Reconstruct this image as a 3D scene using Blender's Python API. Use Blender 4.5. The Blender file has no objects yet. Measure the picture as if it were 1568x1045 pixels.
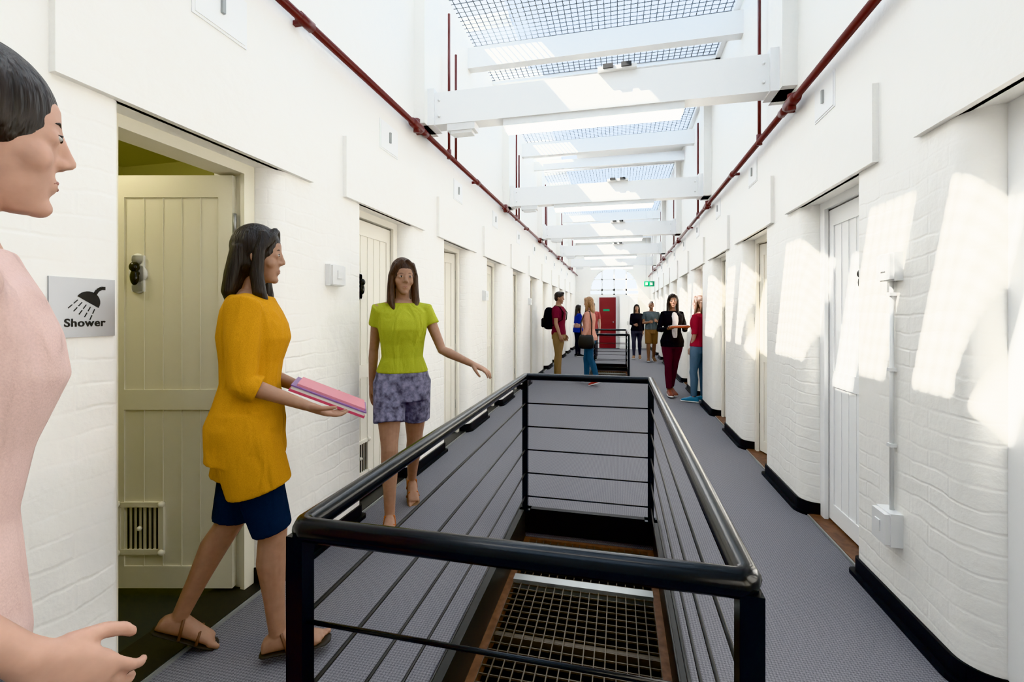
import bpy, bmesh, math, random
from mathutils import Vector as V, Matrix as M
random.seed(3)
scene=bpy.context.scene
COL=scene.collection
# ------------------------------------------------------------------ materials
def newmat(name,col,rough=0.6,metal=0.0,emis=None,es=0.0,spec=.5):
    m=bpy.data.materials.new(name); m.use_nodes=True
    b=m.node_tree.nodes['Principled BSDF']
    b.inputs['Base Color'].default_value=(*col,1); b.inputs['Roughness'].default_value=rough
    b.inputs['Metallic'].default_value=metal; b.inputs['Specular IOR Level'].default_value=spec
    if emis: 
        b.inputs['Emission Color'].default_value=(*emis,1); b.inputs['Emission Strength'].default_value=es
    return m
def noisebump(m,scale=40,strength=0.2,dist=0.01,detail=3,colvar=0.0):
    nt=m.node_tree; b=nt.nodes['Principled BSDF']
    tc=nt.nodes.new('ShaderNodeTexCoord'); n=nt.nodes.new('ShaderNodeTexNoise')
    n.inputs['Scale'].default_value=scale; n.inputs['Detail'].default_value=detail
    nt.links.new(tc.outputs['Object'],n.inputs['Vector'])
    bp=nt.nodes.new('ShaderNodeBump'); bp.inputs['Strength'].default_value=strength; bp.inputs['Distance'].default_value=dist
    nt.links.new(n.outputs['Fac'],bp.inputs['Height']); nt.links.new(bp.outputs['Normal'],b.inputs['Normal'])
    if colvar>0:
        c=b.inputs['Base Color'].default_value[:3]
        r=nt.nodes.new('ShaderNodeValToRGB')
        r.color_ramp.elements[0].position=0.3; r.color_ramp.elements[1].position=0.7
        r.color_ramp.elements[0].color=(*[x*(1-colvar) for x in c],1)
        r.color_ramp.elements[1].color=(*[min(1,x*(1+colvar)) for x in c],1)
        nt.links.new(n.outputs['Fac'],r.inputs['Fac']); nt.links.new(r.outputs['Color'],b.inputs['Base Color'])
    return m
def wallmat(name,col):
    m=newmat(name,col,0.42); nt=m.node_tree; b=nt.nodes['Principled BSDF']
    tc=nt.nodes.new('ShaderNodeTexCoord'); sp=nt.nodes.new('ShaderNodeSeparateXYZ'); cb=nt.nodes.new('ShaderNodeCombineXYZ')
    nt.links.new(tc.outputs['Object'],sp.inputs[0])
    ad=nt.nodes.new('ShaderNodeMath'); ad.operation='ADD'
    nt.links.new(sp.outputs['X'],ad.inputs[0]); nt.links.new(sp.outputs['Y'],ad.inputs[1])
    n0=nt.nodes.new('ShaderNodeTexNoise'); n0.inputs['Scale'].default_value=4; n0.inputs['Detail'].default_value=3
    nt.links.new(tc.outputs['Object'],n0.inputs['Vector'])
    ms=nt.nodes.new('ShaderNodeMath'); ms.operation='MULTIPLY_ADD'; ms.inputs[1].default_value=0.07
    nt.links.new(n0.outputs['Fac'],ms.inputs[0]); nt.links.new(sp.outputs['Z'],ms.inputs[2])
    nt.links.new(ad.outputs[0],cb.inputs['X']); nt.links.new(ms.outputs[0],cb.inputs['Y'])
    br=nt.nodes.new('ShaderNodeTexBrick'); br.inputs['Scale'].default_value=1
    br.inputs['Brick Width'].default_value=0.24; br.inputs['Row Height'].default_value=0.08
    br.inputs['Mortar Size'].default_value=0.010; br.inputs['Mortar Smooth'].default_value=1.0
    br.inputs['Color1'].default_value=(1,1,1,1); br.inputs['Color2'].default_value=(.75,.75,.75,1); br.inputs['Mortar'].default_value=(0.35,0.35,0.35,1)
    nt.links.new(cb.outputs[0],br.inputs['Vector'])
    n2=nt.nodes.new('ShaderNodeTexNoise'); n2.inputs['Scale'].default_value=1.7; n2.inputs['Detail'].default_value=2
    nt.links.new(tc.outputs['Object'],n2.inputs['Vector'])
    mr=nt.nodes.new('ShaderNodeMapRange'); mr.inputs['From Min'].default_value=.38; mr.inputs['From Max'].default_value=.62; mr.inputs['To Min'].default_value=.08; mr.inputs['To Max'].default_value=.38
    nt.links.new(n2.outputs['Fac'],mr.inputs['Value'])
    hz=nt.nodes.new('ShaderNodeMapRange'); hz.inputs['From Min'].default_value=1.9; hz.inputs['From Max'].default_value=2.3; hz.inputs['To Min'].default_value=1; hz.inputs['To Max'].default_value=.12
    nt.links.new(sp.outputs['Z'],hz.inputs['Value'])
    mu=nt.nodes.new('ShaderNodeMath'); mu.operation='MULTIPLY'; nt.links.new(mr.outputs[0],mu.inputs[0]); nt.links.new(hz.outputs[0],mu.inputs[1])
    n1=nt.nodes.new('ShaderNodeTexNoise'); n1.inputs['Scale'].default_value=11; n1.inputs['Detail'].default_value=6
    nt.links.new(tc.outputs['Object'],n1.inputs['Vector'])
    b1=nt.nodes.new('ShaderNodeBump'); b1.inputs['Distance'].default_value=0.008
    b2=nt.nodes.new('ShaderNodeBump'); b2.inputs['Strength'].default_value=0.40; b2.inputs['Distance'].default_value=0.014
    nt.links.new(mu.outputs[0],b1.inputs['Strength'])
    nt.links.new(br.outputs['Color'],b1.inputs['Height']); nt.links.new(n1.outputs['Fac'],b2.inputs['Height'])
    nt.links.new(b1.outputs['Normal'],b2.inputs['Normal']); nt.links.new(b2.outputs['Normal'],b.inputs['Normal'])
    return m
M_wall=wallmat('painted_brick',(0.94,0.92,0.875))
M_plain=noisebump(newmat('white_paint',(0.92,0.92,0.91),0.4),12,0.12,0.005)
M_cream=noisebump(newmat('cream_paint',(0.86,0.82,0.73),0.4),15,0.1,0.004)
M_olive=noisebump(newmat('yellowed_cream_paint',(0.80,0.76,0.62),0.4),15,0.1,0.004)
M_green=newmat('yellow_green_wall',(0.62,0.60,0.30),0.7)
M_black=newmat('black_gloss',(0.005,0.006,0.008),0.2,spec=.35)
M_blackm=noisebump(newmat('black_matte',(0.008,0.008,0.009),0.45,spec=.3),30,0.1,0.002)
M_red=newmat('red_pipe_paint',(0.14,0.025,0.022),0.35)
M_reddoor=newmat('red_door_paint',(0.22,0.018,0.022),0.4)
M_steel=newmat('grey_steel',(0.42,0.43,0.42),0.4,0.6)
M_dsteel=newmat('dark_steel',(0.05,0.05,0.05),0.45,0.5)
M_grate=newmat('grating_steel',(0.10,0.08,0.06),0.5,0.2)
M_wood=noisebump(newmat('brown_timber',(0.14,0.07,0.038),0.5),25,0.3,0.003,colvar=0.3)
M_plastic=newmat('white_plastic',(0.8,0.8,0.79),0.3)
M_sign=newmat('brushed_silver_sign',(0.42,0.43,0.45),0.35,0.5)
M_ink=newmat('black_ink',(0.01,0.01,0.01),0.5)
M_dark=newmat('dark_void',(0.012,0.012,0.013),0.8)  # near-black colour stands in for shade in the storey below and right cells
M_wire=newmat('galvanised_wire',(0.19,0.215,0.245),0.5)
M_brass=newmat('black_knob',(0.01,0.01,0.01),0.15)
M_exit=newmat('exit_green',(0.0,0.16,0.07),0.4,emis=(0,0.5,0.22),es=0.15)
M_lamp=newmat('fluorescent_diffuser',(0.9,0.9,0.9),0.4,emis=(1,0.97,0.92),es=7)
def carpet():
    m=newmat('grey_carpet',(0.1,0.1,0.11),0.95,spec=.2); nt=m.node_tree; b=nt.nodes['Principled BSDF']
    tc=nt.nodes.new('ShaderNodeTexCoord'); ck=nt.nodes.new('ShaderNodeTexChecker'); ck.inputs['Scale'].default_value=110
    n=nt.nodes.new('ShaderNodeTexNoise'); n.inputs['Scale'].default_value=200
    mp=nt.nodes.new('ShaderNodeMapping'); mp.inputs['Rotation'].default_value=(0,0,0.785)
    nt.links.new(tc.outputs['Object'],mp.inputs[0]); nt.links.new(mp.outputs[0],ck.inputs['Vector']); nt.links.new(tc.outputs['Object'],n.inputs['Vector'])
    ck.inputs['Color1'].default_value=(0.24,0.238,0.26,1); ck.inputs['Color2'].default_value=(0.12,0.118,0.133,1)
    mx=nt.nodes.new('ShaderNodeMix'); mx.data_type='RGBA'; mx.inputs[0].default_value=0.45
    nt.links.new(ck.outputs['Color'],mx.inputs[6]); 
    r=nt.nodes.new('ShaderNodeValToRGB'); r.color_ramp.elements[0].color=(.08,.079,.088,1); r.color_ramp.elements[1].color=(.28,.276,.30,1)
    r.color_ramp.elements[0].position=.3;r.color_ramp.elements[1].position=.7
    nt.links.new(n.outputs['Fac'],r.inputs[0]); nt.links.new(r.outputs[0],mx.inputs[7]); nt.links.new(mx.outputs[2],b.inputs['Base Color'])
    bp=nt.nodes.new('ShaderNodeBump'); bp.inputs['Strength'].default_value=.5; bp.inputs['Distance'].default_value=.003
    nt.links.new(n.outputs['Fac'],bp.inputs['Height']); nt.links.new(bp.outputs[0],b.inputs['Normal'])
    return m
M_carpet=carpet()
# ------------------------------------------------------------------ mesh builder
class MB:
    def __init__(s): s.v=[];s.f=[];s.m=[];s.s=[]
    def add(s,vs,fs,mi=0,sm=False):
        o=len(s.v); s.v+= [tuple(p) for p in vs]
        for f in fs: s.f.append([o+i for i in f]); s.m.append(mi); s.s.append(sm)
    def box(s,x0,x1,y0,y1,z0,z1,mi=0,T=None):
        vs=[V((x,y,z)) for z in(z0,z1) for y in(y0,y1) for x in(x0,x1)]
        if T: vs=[T@p for p in vs]
        s.add(vs,[(0,1,3,2),(4,6,7,5),(0,4,5,1),(2,3,7,6),(0,2,6,4),(1,5,7,3)],mi)
    def prism(s,poly,z0,z1,mi=0,f=None,sm=False):
        f=f or (lambda a,b,c:(a,b,c)); n=len(poly)
        s.add([f(a,b,z0) for a,b in poly]+[f(a,b,z1) for a,b in poly],[list(range(n))[::-1],list(range(n,2*n))],mi)
        s.add([f(a,b,z0) for a,b in poly]+[f(a,b,z1) for a,b in poly],[(i,(i+1)%n,n+(i+1)%n,n+i) for i in range(n)],mi,sm)
    def loft(s,rings,mi=0,sm=True):
        n=len(rings[0]); vs=[p for r in rings for p in r]; fs=[]
        for k in range(len(rings)-1):
            for i in range(n):
                j=(i+1)%n; fs.append((k*n+i,k*n+j,(k+1)*n+j,(k+1)*n+i))
        fs.append(list(range(n))[::-1]); fs.append([(len(rings)-1)*n+i for i in range(n)])
        s.add(vs,fs,mi,sm)
    def tube(s,pts,rads,seg=12,mi=0,rnd=False,ref=None):
        pts=[V(p) for p in pts]
        if not isinstance(rads,(list,tuple)): rads=[rads]*len(pts)
        rads=[r if isinstance(r,tuple) else (r,r) for r in rads]
        if rnd:
            a=(pts[0]-pts[1]).normalized(); b=(pts[-1]-pts[-2]).normalized(); r0=rads[0];r1=rads[-1]
            pts=[pts[0]+a*min(r0)*.85,pts[0]+a*min(r0)*.5]+pts+[pts[-1]+b*min(r1)*.5,pts[-1]+b*min(r1)*.85]
            rads=[(r0[0]*.5,r0[1]*.5),(r0[0]*.86,r0[1]*.86)]+list(rads)+[(r1[0]*.86,r1[1]*.86),(r1[0]*.5,r1[1]*.5)]
        rings=[]; pu=V(ref) if ref else None
        for i,p in enumerate(pts):
            if i==0: d=pts[1]-p
            elif i==len(pts)-1: d=p-pts[i-1]
            else: d=(pts[i+1]-p).normalized()+(p-pts[i-1]).normalized()
            d=d.normalized()
            if pu is None:
                pu=V((0,0,1)) if abs(d.z)<.9 else V((1,0,0))
            u=(pu-d*pu.dot(d)).normalized(); w=d.cross(u)
            if not ref: pu=u
            rings.append([p+u*math.cos(t)*rads[i][0]+w*math.sin(t)*rads[i][1] for t in [2*math.pi*q/seg for q in range(seg)]])
        s.loft(rings,mi)
    def ell(s,c,r,T=None,mi=0,nu=16,nv=10):
        c=V(c); vs=[];fs=[]
        for j in range(1,nv):
            ph=math.pi*j/nv
            for i in range(nu):
                th=2*math.pi*i/nu
                vs.append(c+V((r[0]*math.sin(ph)*math.cos(th),r[1]*math.sin(ph)*math.sin(th),r[2]*math.cos(ph))))
        top=len(vs); vs.append(c+V((0,0,r[2]))); bot=len(vs); vs.append(c-V((0,0,r[2])))
        for j in range(nv-2):
            for i in range(nu):
                k=(i+1)%nu; fs.append((j*nu+i,(j+1)*nu+i,(j+1)*nu+k,j*nu+k))
        for i in range(nu):
            k=(i+1)%nu; fs.append((top,i,k)); fs.append((bot,(nv-2)*nu+k,(nv-2)*nu+i))
        if T: vs=[T@p for p in vs]
        s.add(vs,fs,mi,True)
    def build(s,name,mats,parent=None,recalc=True):
        me=bpy.data.meshes.new(name); me.from_pydata(s.v,[],s.f)
        for m in (mats if isinstance(mats,list) else [mats]): me.materials.append(m)
        me.polygons.foreach_set('material_index',s.m); me.polygons.foreach_set('use_smooth',s.s)
        me.update()
        if recalc:
            bm=bmesh.new(); bm.from_mesh(me); bmesh.ops.recalc_face_normals(bm,faces=bm.faces); bm.to_mesh(me); bm.free()
        o=bpy.data.objects.new(name,me); COL.objects.link(o)
        if parent: o.parent=parent
        return o
def empty(name,loc=(0,0,0)):
    e=bpy.data.objects.new(name,None); e.location=loc; e.empty_display_size=.2; COL.objects.link(e); return e
# ------------------------------------------------------------------ room constants
XL,XR=-1.72,1.25; Y0,Y1=-2.6,19.0; ZC=4.7; TH=0.35
OA,OB,PER=1.26,1.98,1.55; KS=list(range(-2,11)); HZ=2.15
VX0,VX1=-0.66,0.24
def pierpoly(xf,o,ya,yb,R,r,th):
    P=[(xf+o*th,ya)]
    for i in range(9):
        a=math.pi/2*i/8; P.append((xf+o*R*(1-math.sin(a)),ya+R*(1-math.cos(a))))
    for i in range(5):
        a=math.pi/2*i/4; P.append((xf+o*r*(1-math.cos(a)),yb-r*(1-math.sin(a))))
    P.append((xf+o*th,yb)); return P
def side_wall(side):
    xf,o=(XL,-1) if side=='left' else (XR,1)
    w=MB(); b=MB()
    edges=[(OA+PER*k,OB+PER*k) for k in KS]
    segs=[(Y0,edges[0][0])]+[(edges[i][1],edges[i+1][0]) for i in range(len(edges)-1)]+[(edges[-1][1],Y1)]
    for ya,yb in segs:
        w.prism(pierpoly(xf,o,ya,yb,.11,.025,TH),0,HZ,0,sm=True)
        b.prism(pierpoly(xf-o*.014,o,ya-.005,yb+.012,.12,.03,.12),0.0,.095,0)
        b.prism(pierpoly(xf-o*.035,o,ya-.005,yb+.03,.13,.03,.14),0.0,.022,0)
    x0,x1=sorted((xf,xf+o*TH))
    w.box(x0,x1,Y0,Y1,HZ,ZC)
    for k in KS:
        c=(OA+OB)/2+PER*k
        top=2.9 if k<=0 else 2.54
        a0,a1=sorted((xf-o*.028,xf+o*.02))
        w.box(a0,a1,c-.57,c+.66,HZ,top)
    for n in range(-1,5):
        yb=3.8+3.1*n
        a0,a1=sorted((xf-o*.10,xf+o*.02)); w.box(a0,a1,yb-.16,yb+.16,3.04,ZC)
    w.build('wall_'+side,[M_wall]); b.build('baseboard_'+side,[M_blackm])
side_wall('left'); side_wall('right')
def cells(side):
    o=-1 if side=='left' else 1; xf=XL if side=='left' else XR
    m=MB(); x0=xf+o*TH; x1=xf+o*2.3
    a,b=sorted((x1,x1+o*.1)); m.box(a,b,Y0,Y1,0,2.7)
    a,b=sorted((x0,x1)); m.box(a,b,Y0,Y1,2.62,2.72); 
    m.box(a,b,Y0-.1,Y0,0,2.7); m.box(a,b,Y1,Y1+.1,0,2.7)
    for y in ((0.55,3.0) if side=='left' else ()):
        m.box(a,b,y-.04,y+.04,0,2.62)
    m.build('wall_cells_'+side,[M_green if side=='left' else M_dark])
cells('left'); cells('right')
# ------------------------------------------------------------------ floor with voids
voids=[(0.83,3.2),(9.9,12.9)]
fl=MB(); 
ys=[Y0]
for a,b in voids: ys+= [a,b]
ys.append(Y1)
for i in range(0,len(ys),2): fl.box(XL-.2,XR+.2,ys[i],ys[i+1],-.2,0)
for a,b in voids:
    fl.box(XL-.2,VX0,a,b,-.2,0); fl.box(VX1,XR+.2,a,b,-.2,0)
fl.build('floor',[M_carpet])
cf=MB(); cf.box(XL-2.4,XL-.2,Y0,Y1,-.2,-.004); cf.box(XR+.2,XR+2.4,Y0,Y1,-.2,-.004); cf.build('floor_cells',[newmat('grey_vinyl',(.05,.055,.06),.35)])
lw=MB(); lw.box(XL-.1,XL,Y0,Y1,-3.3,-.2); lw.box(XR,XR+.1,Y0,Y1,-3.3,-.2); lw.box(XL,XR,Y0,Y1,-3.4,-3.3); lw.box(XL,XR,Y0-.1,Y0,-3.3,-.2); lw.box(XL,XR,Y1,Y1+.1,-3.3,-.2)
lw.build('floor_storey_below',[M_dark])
def void_trim(a,b,n):
    t=MB()
    t.box(VX0-.03,VX0+.012,a,b,-.20,.012,0); t.box(VX1-.012,VX1+.03,a,b,-.20,.012,0)
    t.box(VX0,VX1,a-.03,a+.012,-.20,.012,1); t.box(VX0,VX1,b-.012,b+.03,-.16,.012,1)
    t.box(VX0-.02,VX0+.05,a,b,-.26,-.195,2); t.box(VX1-.05,VX1+.02,a,b,-.26,-.195,2); t.box(VX0+.05,VX1-.05,b-.03,b+.02,-.26,-.195,2)
    t.box(VX0+.05,VX1-.05,b-.55,b-.49,-.24,-.182,3)
    t.build('trim_void_%d'%n,[M_dsteel,M_blackm,M_wood,M_steel])
    g=MB(); r=.0028
    y=a+.02
    while y<b: g.box(VX0,VX1,y-r,y+r,-.212,-.204); y+=.05
    x=VX0+.05
    while x<VX1: g.box(x-r,x+r,a,b,-.206,-.198); x+=.05
    y=a+.4
    while y<b-.3: g.box(VX0,VX1,y-.012,y+.012,-.25,-.214); y+=.5
    g.build('floor_safety_grating',[M_grate])
for i,(a,b) in enumerate(voids): void_trim(a,b,i+1)
def railing(a,b):
    e=MB(); x0,x1=-.648,.212; H=.95
    R=.0245
    c=.02
    loop=[(x0,a+c),(x0,b-c),(x0+c*.3,b-c*.3),(x0+c,b),(x1-c,b),(x1-c*.3,b-c*.3),(x1,b-c),(x1,a+c),(x1-c*.3,a+c*.3),(x1-c,a),(x0+c,a),(x0+c*.3,a+c*.3)]
    n=len(loop)
    rings=[]
    for i in range(n):
        p=V((*loop[i],H)); q=V((*loop[(i+1)%n],H)); o=V((*loop[i-1],H))
        d=((q-p).normalized()+(p-o).normalized()).normalized(); u=V((0,0,1)); w=d.cross(u)
        rings.append([p+u*math.sin(t)*R+w*math.cos(t)*R for t in [2*math.pi*k/20 for k in range(20)]])
    vs=[p for r in rings for p in r]; fs=[(i*20+k,((i+1)%n)*20+k,((i+1)%n)*20+(k+1)%20,i*20+(k+1)%20) for i in range(n) for k in range(20)]
    e.add(vs,fs,0,True)
    for x in (x0,x1):
        for y in (a,b): 
            e.box(x-.019,x+.019,y-.019,y+.019,0,H-.01,0); e.box(x-.04,x+.04,y-.04,y+.04,0.0,.012,0)
    for k in range(5):
        z=.095+.166*k; r=.0050
        e.tube([(x0,a,z),(x1,a,z)],r,8); e.tube([(x0,b,z),(x1,b,z)],r,8)
        e.tube([(x0,a,z),(x0,b,z)],r,8,1); e.tube([(x1,a,z),(x1,b,z)],r,8,1)
    e.build('safety_railing',[M_black,M_dsteel])
railing(.828,3.2); railing(9.9,12.9)
# ------------------------------------------------------------------ ceiling, skylights, beams
ce=MB()
opens=[(1.0+3.1*n,3.1+3.1*n) for n in range(-1,6)]
prev=Y0
for a,b in opens:
    if a>prev: ce.box(-.85 if prev>Y0 else XL-TH,XR+TH,prev,a,ZC,ZC+.12)
    prev=b
ce.box(XL-TH,XR+TH,prev,Y1+.2,ZC,ZC+.12)
ce.build('ceiling',[M_plain])
for n,(a,b) in enumerate(opens):
    g=MB()
    r=.006
    x=XL+.03
    while x<XR: g.box(x-r,x+r,a,b,ZC-.03,ZC-.024); x+=.07
    y=a+.03
    while y<b: g.box(XL,XR,y-r,y+r,ZC-.036,ZC-.03); y+=.07
    g.box(XR-.06,XR,a,b,ZC-.08,ZC+.1,1); g.box(XL,XR,a-.03,a+.03,ZC-.08,ZC+.06,1); g.box(XL,XR,b-.03,b+.03,ZC-.08,ZC+.06,1)
    g.build('window_%d'%(n+1),[M_wire,M_plain])
mf=bpy.data.materials.new('frosted_glass'); mf.use_nodes=True; nt=mf.node_tree; nt.nodes.clear()  # translucent sheet material for the added sun-diffusing panel
out=nt.nodes.new('ShaderNodeOutputMaterial'); tr=nt.nodes.new('ShaderNodeBsdfTranslucent'); tr.inputs['Color'].default_value=(.46,.50,.55,1)
nt.links.new(tr.outputs[0],out.inputs['Surface'])
rg=MB(); rg.box(-1.28,2.4,Y0,Y1+.3,5.0,5.01)  # added panel: stops direct sun except along the left strip, diffuses sky
rg.build('window_roof_glazing',[mf])
rr_=MB(); yy=1.29-1.033*4
while yy<Y1: rr_.box(-2.2,-1.28,yy-.11,yy+.11,4.98,5.03); yy+=1.033  # added opaque bars, out of view, splitting the sun band into wall patches
rr_.build('roof_glazing_bars',[M_plain])
for n in range(-1,5):
    y=3.8+3.1*n
    b=MB(); b.box(XL+.02,XR-.02,y-.075,y+.075,3.05,3.33); b.box(XL,XL+.16,y-.1,y+.1,3.04,3.36); b.box(XR-.16,XR,y-.1,y+.1,3.04,3.36)
    for x in (XL+.2,XR-.2):
        for z in (3.12,3.26): b.tube([(x,y-.085,z),(x,y+.085,z)],.012,8)
    b.build('tie_beam',[M_plain])
    f=MB(); f.box(-.95,.5,y-.06,y+.06,2.99,3.05,0); f.box(-.93,.48,y-.05,y+.05,2.95,2.99,1)
    f.build('batten_light',[M_plastic,M_lamp])
    d=MB(); d.box(-1.45,-1.2,y-.07,y+.05,2.99,3.05,0); d.box(-1.42,-1.23,y-.06,y+.04,2.965,2.99,0); d.build('emergency_lamp',[M_plastic])
    s=MB(); s.box(-.16,.14,y-.12,y-.04,3.33,3.36,0); s.box(-.12,-.04,y-.13,y-.03,3.34,3.375,1); s.box(.02,.1,y-.13,y-.03,3.34,3.375,1); s.build('beam_spotlight',[M_plastic,M_dsteel])
    h=MB(); h.box(XL,XR,y+1.29,y+1.41,4.28,4.52); h.box(XL,XR,y+2.5,y+2.58,4.4,4.58); h.build('ceiling_rafter',[M_plain])
# ------------------------------------------------------------------ end walls
ew=MB(); 
wx,rad,zs,zb=-.17,.95,2.35,2.16
ew.box(XL-TH,wx-rad,Y1,Y1+.2,-.2,ZC); ew.box(wx+rad,XR+TH,Y1,Y1+.2,-.2,ZC); ew.box(wx-rad,wx+rad,Y1,Y1+.2,-.2,zb)
for i in range(16):
    a0,a1=math.pi*i/16,math.pi*(i+1)/16
    p0=(wx-rad*math.cos(a0),zs+rad*math.sin(a0)); p1=(wx-rad*math.cos(a1),zs+rad*math.sin(a1))
    ew.prism([p0,p1,(p1[0],ZC),(p0[0],ZC)],Y1,Y1+.2,0,f=lambda a,b,c:(a,c,b))
ew.build('wall_end',[M_wall])
bw=MB(); bw.box(XL-TH,XR+TH,Y0-.1,Y0,-.2,ZC); bw.build('wall_back',[M_wall])
aw=MB()
for i in range(16):
    a0,a1=math.pi*i/16,math.pi*(i+1)/16
    aw.tube([(wx-rad*math.cos(a0),Y1+.08,zs+rad*math.sin(a0)),(wx-rad*math.cos(a1),Y1+.08,zs+rad*math.sin(a1))],.04,6)
for x in (-.48,0,.48): aw.box(wx+x-.03,wx+x+.03,Y1+.05,Y1+.1,zb,zs+math.sqrt(rad*rad-x*x))
aw.box(wx-rad,wx+rad,Y1+.05,Y1+.11,zs-.03,zs+.06); aw.box(wx-rad,wx+rad,Y1+.05,Y1+.11,zb,zb+.05); aw.box(wx-.8,wx+.8,Y1+.05,Y1+.1,zs+.42,zs+.47)
aw.build('window_arched',[M_plain])
rd=MB(); rd.box(-.82,-.76,Y1-.05,Y1,0,2.12,1); rd.box(-.1,-.04,Y1-.05,Y1,0,2.12,1); rd.box(-.76,-.1,Y1-.05,Y1,2.06,2.12,1); rd.box(-.76,-.1,Y1-.06,Y1-.02,0,2.06,0)
rd.box(-.7,-.16,Y1-.065,Y1-.055,1.2,1.9,0); rd.box(-.7,-.16,Y1-.065,Y1-.055,.2,1.0,0); rd.ell((-.2,Y1-.09,1.05),(.03,.03,.03),mi=2); rd.box(-.6,-.35,Y1-.07,Y1-.065,1.5,1.58,3)
rd.build('door_red_exit',[M_reddoor,M_plain,M_steel,M_exit])
cu=MB(); cu.box(.05,.75,Y1-.55,Y1-.05,0,2.1,0); cu.box(.07,.39,Y1-.57,Y1-.55,.1,2.05,0); cu.box(.41,.73,Y1-.57,Y1-.55,.1,2.05,0); cu.box(.35,.37,Y1-.59,Y1-.57,.95,1.1,1); cu.box(.43,.45,Y1-.59,Y1-.57,.95,1.1,1); cu.build('white_cupboard',[M_plain,M_steel])
ex=MB(); ex.box(.74,1.03,13.98,14.02,2.2,2.35,0); ex.box(.78,.84,13.97,13.98,2.24,2.32,1); ex.box(.91,.98,13.97,13.98,2.24,2.32,1); ex.tube([(.8,14,2.35),(.8,14,4.6)],.006,6,1); ex.tube([(.97,14,2.35),(.97,14,4.6)],.006,6,1); ex.build('exit_sign',[M_exit,M_plastic])
# ------------------------------------------------------------------ pipes
def pipe_run(side):
    x=XL+.07 if side=='left' else XR-.07; z=2.98 if side=='left' else 2.88; o=-1 if side=='left' else 1
    p=MB(); p.tube([(x,Y0+.02,z),(x,Y1-.02,z)],.024,12)
    y=.6
    while y<Y1-1:
        p.tube([(x,y-.05,z),(x,y+.05,z)],.030,12)
        a,b=sorted((x,x-(-o)*.07)); p.box(a,b,y-.012,y+.012,z-.012,z+.012)
        y+=1.55
    for n in range(0,5):
        y=3.55+3.1*n
        p.tube([(x,y-.09,z),(x,y-.06,z),(x,y+.06,z),(x,y+.09,z)],[.034,.038,.038,.034],12)
        p.tube([(x,y,z-.055),(x,y,z+.055)],.028,12)
        p.tube([(x,y+.75,z),(x,y+.75,ZC-.3 if side=='left' else 4.3)],.014,8)
        if side=='left': p.tube([(x,y+.95,z),(x,y+.95,4.1)],.014,8)
        p.tube([(x,y+.75,z-.03),(x,y+.75,z+.06)],.024,8)
    p.build('red_sprinkler_pipe',[M_red])
pipe_run('left'); pipe_run('right')
# ------------------------------------------------------------------ doors
dn=0
def door(side,k,ang=0,leafmat=None,vent=False):
    global dn; dn+=1
    o=-1 if side=='left' else 1; xf=XL if side=='left' else XR
    ya,yb=OA+PER*k,OB+PER*k
    X=lambda d:xf+o*d
    fr=MB()
    def bx(mb,d0,d1,y0,y1,z0,z1,mi=0):
        a,b=sorted((X(d0),X(d1))); mb.box(a,b,y0,y1,z0,z1,mi)
    bx(fr,.10,.24,ya,ya+.05,0,HZ); bx(fr,.10,.24,yb-.05,yb,0,HZ); bx(fr,.10,.24,ya+.05,yb-.05,HZ-.05,HZ)
    bx(fr,.10,.125,ya+.05,ya+.065,0,HZ-.05); bx(fr,.10,.125,yb-.065,yb-.05,0,HZ-.05)
    bx(fr,.03,.26,ya,yb,0.0,.018,1); bx(fr,.02,.03,ya,yb,0,.014,2)
    f=fr.build('door_%d'%dn,[leafmat or M_cream,M_wood if side=='right' else M_dsteel,M_steel])
    L=MB(); W=yb-ya-.11; t=.045
    def lb(d0,d1,s0,s1,z0,z1,mi=0):
        a,b=sorted((-o*d0,-o*d1)); L.box(a,b,-s1,-s0,z0,z1,mi)
    lb(-t/2,t/2,0,W,.03,HZ-.06)
    e=t/2
    lb(e,e+.008,0,.07,.03,HZ-.06); lb(e,e+.008,W-.07,W,.03,HZ-.06); lb(e,e+.008,.07,W-.07,HZ-.17,HZ-.06); lb(e,e+.008,.07,W-.07,.03,.14); lb(e,e+.008,.07,W-.07,.92,1.02)
    for i in range(1,5):
        s=.07+(W-.14)*i/5; lb(e,e+.004,s-.003,s+.003,.14,HZ-.17)
    s0=W-.14; z0=1.6
    c=lambda s,z,d:(-o*d,-s,z)
    for zz,rr in ((z0+.07,.03),(z0-.07,.03),(z0,.045)): L.tube([c(s0,zz,e),c(s0,zz,e+.012)],rr,14,3)
    lb(e,e+.012,s0-.03,s0+.03,z0-.09,z0+.09,3)
    L.ell(c(s0,z0+.03,e+.03),(.022,.022,.026),mi=1); L.ell(c(s0,z0-.02,e+.03),(.016,.02,.04),mi=1); L.tube([c(s0,z0,e+.01),c(s0,z0,e+.03)],.012,10,1)
    if vent:
        vs0,vs1,vz0,vz1=W-.27,W-.03,.2,.46
        lb(e,e+.014,vs0,vs1,vz0,vz0+.025); lb(e,e+.014,vs0,vs1,vz1-.025,vz1); lb(e,e+.014,vs0,vs0+.025,vz0,vz1); lb(e,e+.014,vs1-.025,vs1,vz0,vz1)
        for i in range(8):
            s=vs0+.035+i*.024; lb(e,e+.006,s,s+.006,vz0+.02,vz1-.02,1)
        for a in(vs0+.01,vs1-.01):
            for b in (vz0+.01,vz1-.01): L.ell(c(a,b,e+.014),(.016,.016,.016))
        L.ell(c((vs0+vs1)/2,(vz0+vz1)/2,e+.012),(.012,.012,.012))
    for z in (.35,1.1,1.85): L.tube([(-o*e,0.008,z-.05),(-o*e,0.008,z+.05)],.009,8,2)
    l=L.build('leaf',[leafmat or M_cream,M_brass,M_steel,M_plastic],f)
    l.location=(X(.16),yb-.055,0); l.rotation_euler=(0,0,(1 if o==1 else -1)*math.radians(ang))
    return f
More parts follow.
